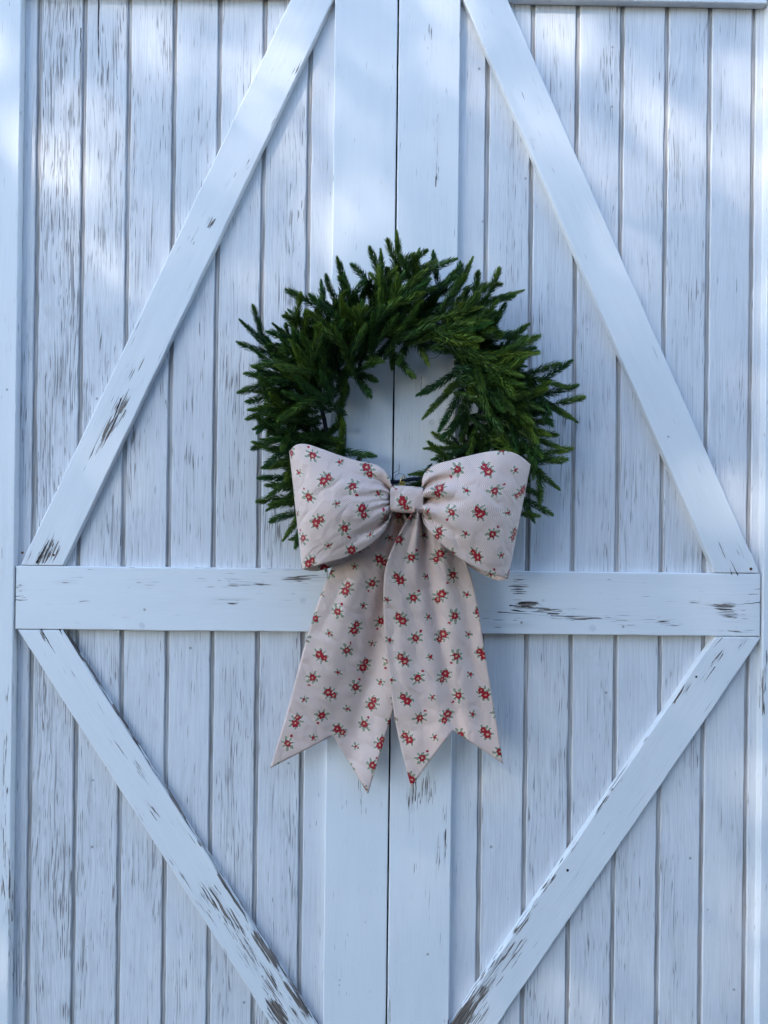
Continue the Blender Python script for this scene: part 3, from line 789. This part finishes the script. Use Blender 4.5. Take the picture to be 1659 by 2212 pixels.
def loop(name, topf, botf, topb, botb, creases, Yk, Wd, uv0, uvrot, seed):
    nu, nv = 120, 64
    T, B, T2, B2 = arc(topf), arc(botf), arc(topb), arc(botb)
    G, U = [], []
    prev = None; acc = [0.0] * (nv + 1)
    cr, sr = math.cos(uvrot), math.sin(uvrot)
    for i in range(nu + 1):
        s = i / nu
        X = (1 - math.cos(2 * math.pi * s)) / 2
        front = s <= 0.5
        blend = min(1, max(0, (0.5 - s) / .06 * .5 + .5))         # front outline -> rear outline across the fold
        row, urow = [], []
        for j in range(nv + 1):
            t = j / nv
            a0 = poly(T, X); b0 = poly(B, X); a1 = poly(T2, X); b1 = poly(B2, X)
            tx, ty = lerp(a1[0], a0[0], blend), lerp(a1[1], a0[1], blend)
            bx, by = lerp(b1[0], b0[0], blend), lerp(b1[1], b0[1], blend)
            px, py = lerp(tx, bx, t), lerp(ty, by, t)
            sh = math.sin(2 * math.pi * s)
            y = Yk - Wd * (.80 + .20 * math.sin(math.pi * t)) * math.copysign(abs(sh) ** 0.85, sh) * (0.22 + 0.78 * X ** 0.7)
            if front:
                y -= 0.020 * math.sin(math.pi * t) * 4 * X * (1 - X)
                k = max(0.0, 1 - X / .50); tw_ = t + .09 * mnoise.noise(Vector((t * 3.1, seed * 2.7, 0)))
                y += 0.0145 * k ** 1.2 * (1 - 2 * abs(math.sin(math.pi * (3.3 * tw_ + .1) + seed + 1.2 * X + .5 * mnoise.noise(Vector((t * 5, X * 3, seed))))) ** .7)
                y += 0.0045 * max(0, 1 - X * 1.05) * (1 - 2.4 * abs(mnoise.noise(Vector((X * 2.2 + seed * 3, t * 7.0, seed)))))
                for (t0, t1, amp, wd, ln) in creases:
                    tc = lerp(t0, t1, X)
                    wdx = wd * (.5 + 1.1 * X)
                    y += 2.3 * amp * math.exp(-((t - tc) / wdx) ** 2) * max(0.0, 1 - X / ln) ** 1.2 * min(1, X * 9 + .25)
                y += 0.0035 * mnoise.noise(Vector((X * 4 + seed, t * 4, seed))) * (1 - .4 * X) * min(1, 4 * (1 - X))
            else:
                y += 0.004 * mnoise.noise(Vector((X * 3 + seed, t * 3, seed + 5)))
            row.append(P(px, py, y))
        if prev is not None:
            for j in range(nv + 1): acc[j] += math.hypot(row[j].x - prev[j].x, row[j].y - prev[j].y)
        am = sum(acc) / len(acc)
        for j in range(nv + 1):
            q = (acc[j] * .35 + am * .65, row[j].z)
            urow.append((uv0[0] + q[0] * cr - q[1] * sr, uv0[1] + q[0] * sr + q[1] * cr))
        prev = row; G.append(row); U.append(urow)
    return cloth(name, G, U, bow)

YK = -0.128
# left loop, from the knot outwards
LT = [(846, 1052), (840, 1030), (826, 1012), (806, 1002), (775, 996), (735, 984), (690, 968), (660, 959), (640, 961), (625, 974)]
LB = [(846, 1106), (838, 1132), (824, 1154), (800, 1176), (770, 1194), (735, 1208), (700, 1217), (668, 1226), (653, 1230)]
LT2 = [(846, 1060), (830, 1040), (800, 1030), (760, 1020), (710, 1000), (670, 980), (640, 972), (625, 974)]
LB2 = [(846, 1100), (835, 1135), (815, 1165), (780, 1195), (750, 1212), (715, 1226), (680, 1234), (653, 1230)]
loop('loop', LT, LB, LT2, LB2, [(.30, .22, .010, .05, .42), (.62, .60, .008, .05, .40), (.86, .80, .012, .06, .6), (.48, .42, -.006, .05, .4)], YK, 0.052, (0.010, 0.020), math.radians(-14), 0.7)
RT = [(911, 1052), (913, 1032), (922, 1016), (940, 1004), (975, 994), (1015, 984), (1060, 975), (1092, 974), (1120, 983), (1146, 1003)]
RB = [(911, 1108), (917, 1132), (932, 1152), (955, 1176), (985, 1200), (1020, 1222), (1055, 1238), (1080, 1246), (1097, 1250)]
RT2 = [(911, 1060), (925, 1040), (960, 1030), (1000, 1020), (1050, 1005), (1090, 996), (1120, 994), (1146, 1003)]
RB2 = [(911, 1100), (920, 1138), (945, 1168), (975, 1198), (1010, 1222), (1045, 1242), (1075, 1254), (1097, 1250)]
loop('loop', RT, RB, RT2, RB2, [(.50, .44, .016, .045, .55), (.24, .16, .010, .05, .55), (.78, .72, .008, .05, .4), (.36, .32, -.006, .06, .5)], YK, 0.052, (0.060, 0.0), 0.0, 3.1)

# knot: a short sleeve of ribbon wrapped over the middle
G, U = [], []
for i in range(25):
    u = i / 24; row, urow = [], []
    px = lerp(843, 914, u)
    puff = 1 - .06 * abs(2 * u - 1) ** 3
    for j in range(49):
        a = 2 * math.pi * j / 48 + math.pi
        ca, sa = math.cos(a), math.sin(a)
        zz = math.copysign(abs(sa) ** .80, sa); yy = math.copysign(abs(ca) ** .55, ca)
        py = 1079 + (u - .5) * 4 - zz * 29 * puff
        y = YK - 0.010 - yy * 0.018 * puff + 0.0016 * math.sin(9 * u + 3 * zz) * (abs(2 * u - 1))
        row.append(P(px, py, y)); urow.append((0.112 - (u - .42) * .068, (a - 2 * math.pi) / (2 * math.pi) * .17 + .008))
    G.append(row); U.append(urow)
cloth('knot', G, U, bow)

def tail(Ledge, Redge, notch, Y0, Y1, uv0, uvrot, seed, fold, pleat):
    L, R = arc(Ledge), arc(Redge)
    # parameter of the notch
    best = None
    for i in range(60, 101):
        a = i / 100
        for j in range(20, 81):
            t = j / 100
            p, q = poly(L, a), poly(R, a)
            d = math.hypot(lerp(p[0], q[0], t) - notch[0], lerp(p[1], q[1], t) - notch[1])
            if best is None or d < best[0]: best = (d, a, t)
    _, an, tn = best
    nv = 48; half = nv // 2
    ts = [tn * j / half for j in range(half)] + [tn + (1 - tn) * j / half for j in range(half + 1)]
    nu = 90; G, U = [], []
    cr_, sr_ = math.cos(uvrot), math.sin(uvrot)
    for i in range(nu + 1):
        s = i / nu; row, urow = [], []
        for t in ts:
            e = lerp(1, an, t / tn) if t <= tn else lerp(an, 1, (t - tn) / (1 - tn))
            a = s * e
            p, q = poly(L, a), poly(R, a)
            px, py = lerp(p[0], q[0], t), lerp(p[1], q[1], t)
            y = lerp(Y0, Y1, min(1, a * 1.25) ** .8)
            k = max(0, 1 - a / pleat)
            y += 0.015 * k * math.sin(2 * math.pi * 2.4 * t + seed) - 0.012 * k * math.sin(math.pi * t)
            for (t0, t1, amp, wd) in fold:
                y += 1.7 * amp * math.exp(-((t - lerp(t0, t1, a)) / wd) ** 2) * (0.25 + 0.75 * max(0, 1 - a * .9))
            y += 0.006 * mnoise.noise(Vector((t * 2.2 + seed, a * 3.0, seed))) * min(1, a * 3)
            y += 0.0080 * max(.12, 1 - a * 1.5) * (1 - 2.4 * abs(mnoise.noise(Vector((t * 4.5 + a + seed * 2, a * 2.0, seed + 3)))))
            y += 0.0055 * math.sin(2 * math.pi * (t * 1.1 + a * .4) + seed) 
            w = P(px, py, y); row.append(w)
            urow.append((uv0[0] + w.x * cr_ - w.z * sr_, uv0[1] + w.x * sr_ + w.z * cr_))
        G.append(row); U.append(urow)
    return cloth('tail', G, U, bow)
tail([(850, 1098), (800, 1120), (752, 1165), (728, 1205), (711, 1240), (683, 1312), (655, 1405), (622, 1530), (583, 1660)],
     [(864, 1096), (882, 1124), (904, 1168), (912, 1260), (893, 1380), (851, 1530), (795, 1715)], (718, 1589), -0.124, -0.046,
     (0.02, 0.03), math.radians(180 - 13), 2.0, [(.62, .75, .014, .12), (.30, .35, -.006, .12)], .30)
tail([(897, 1098), (877, 1128), (855, 1168), (838, 1208), (830, 1245), (828, 1300), (831, 1370), (842, 1470), (856, 1570), (888, 1702)],
     [(914, 1098), (950, 1125), (985, 1170), (1012, 1228), (1030, 1300), (1046, 1400), (1066, 1520), (1087, 1650)], (978, 1579), -0.146, -0.074,
     (0.05, 0.06), math.radians(-4), 5.2, [(.50, .62, .016, .09), (.20, .14, -.007, .10), (.85, .85, .008, .10)], .34)

# small brass clip above the knot
cp = P(869, 1043, -0.128)
clip = empty('clip', cp, 'small brass clip just above the knot of the bow', 'clip')
box('clasp', clip, (cp.x - .006, cp.y - .003, cp.z - .006), (cp.x + .005, cp.y + .004, cp.z + .003), M_BRASS)
v, f = tube([cp - cp + Vector((-.004 + .010 * t, -.004, .003 + .008 * math.sin(math.pi * t) + .004 * t)) for t in [i / 8 for i in range(9)]], 0.0014, 6)
mesh_obj('bail', v, f, M_BRASS, clip, True)
v, f = tube([Vector((0.004 * math.sin(i), 0.002 * i, -0.006 - .0025 * i)) for i in range(9)], 0.0012, 6)
mesh_obj('pin', v, f, M_BRASS, clip, True)
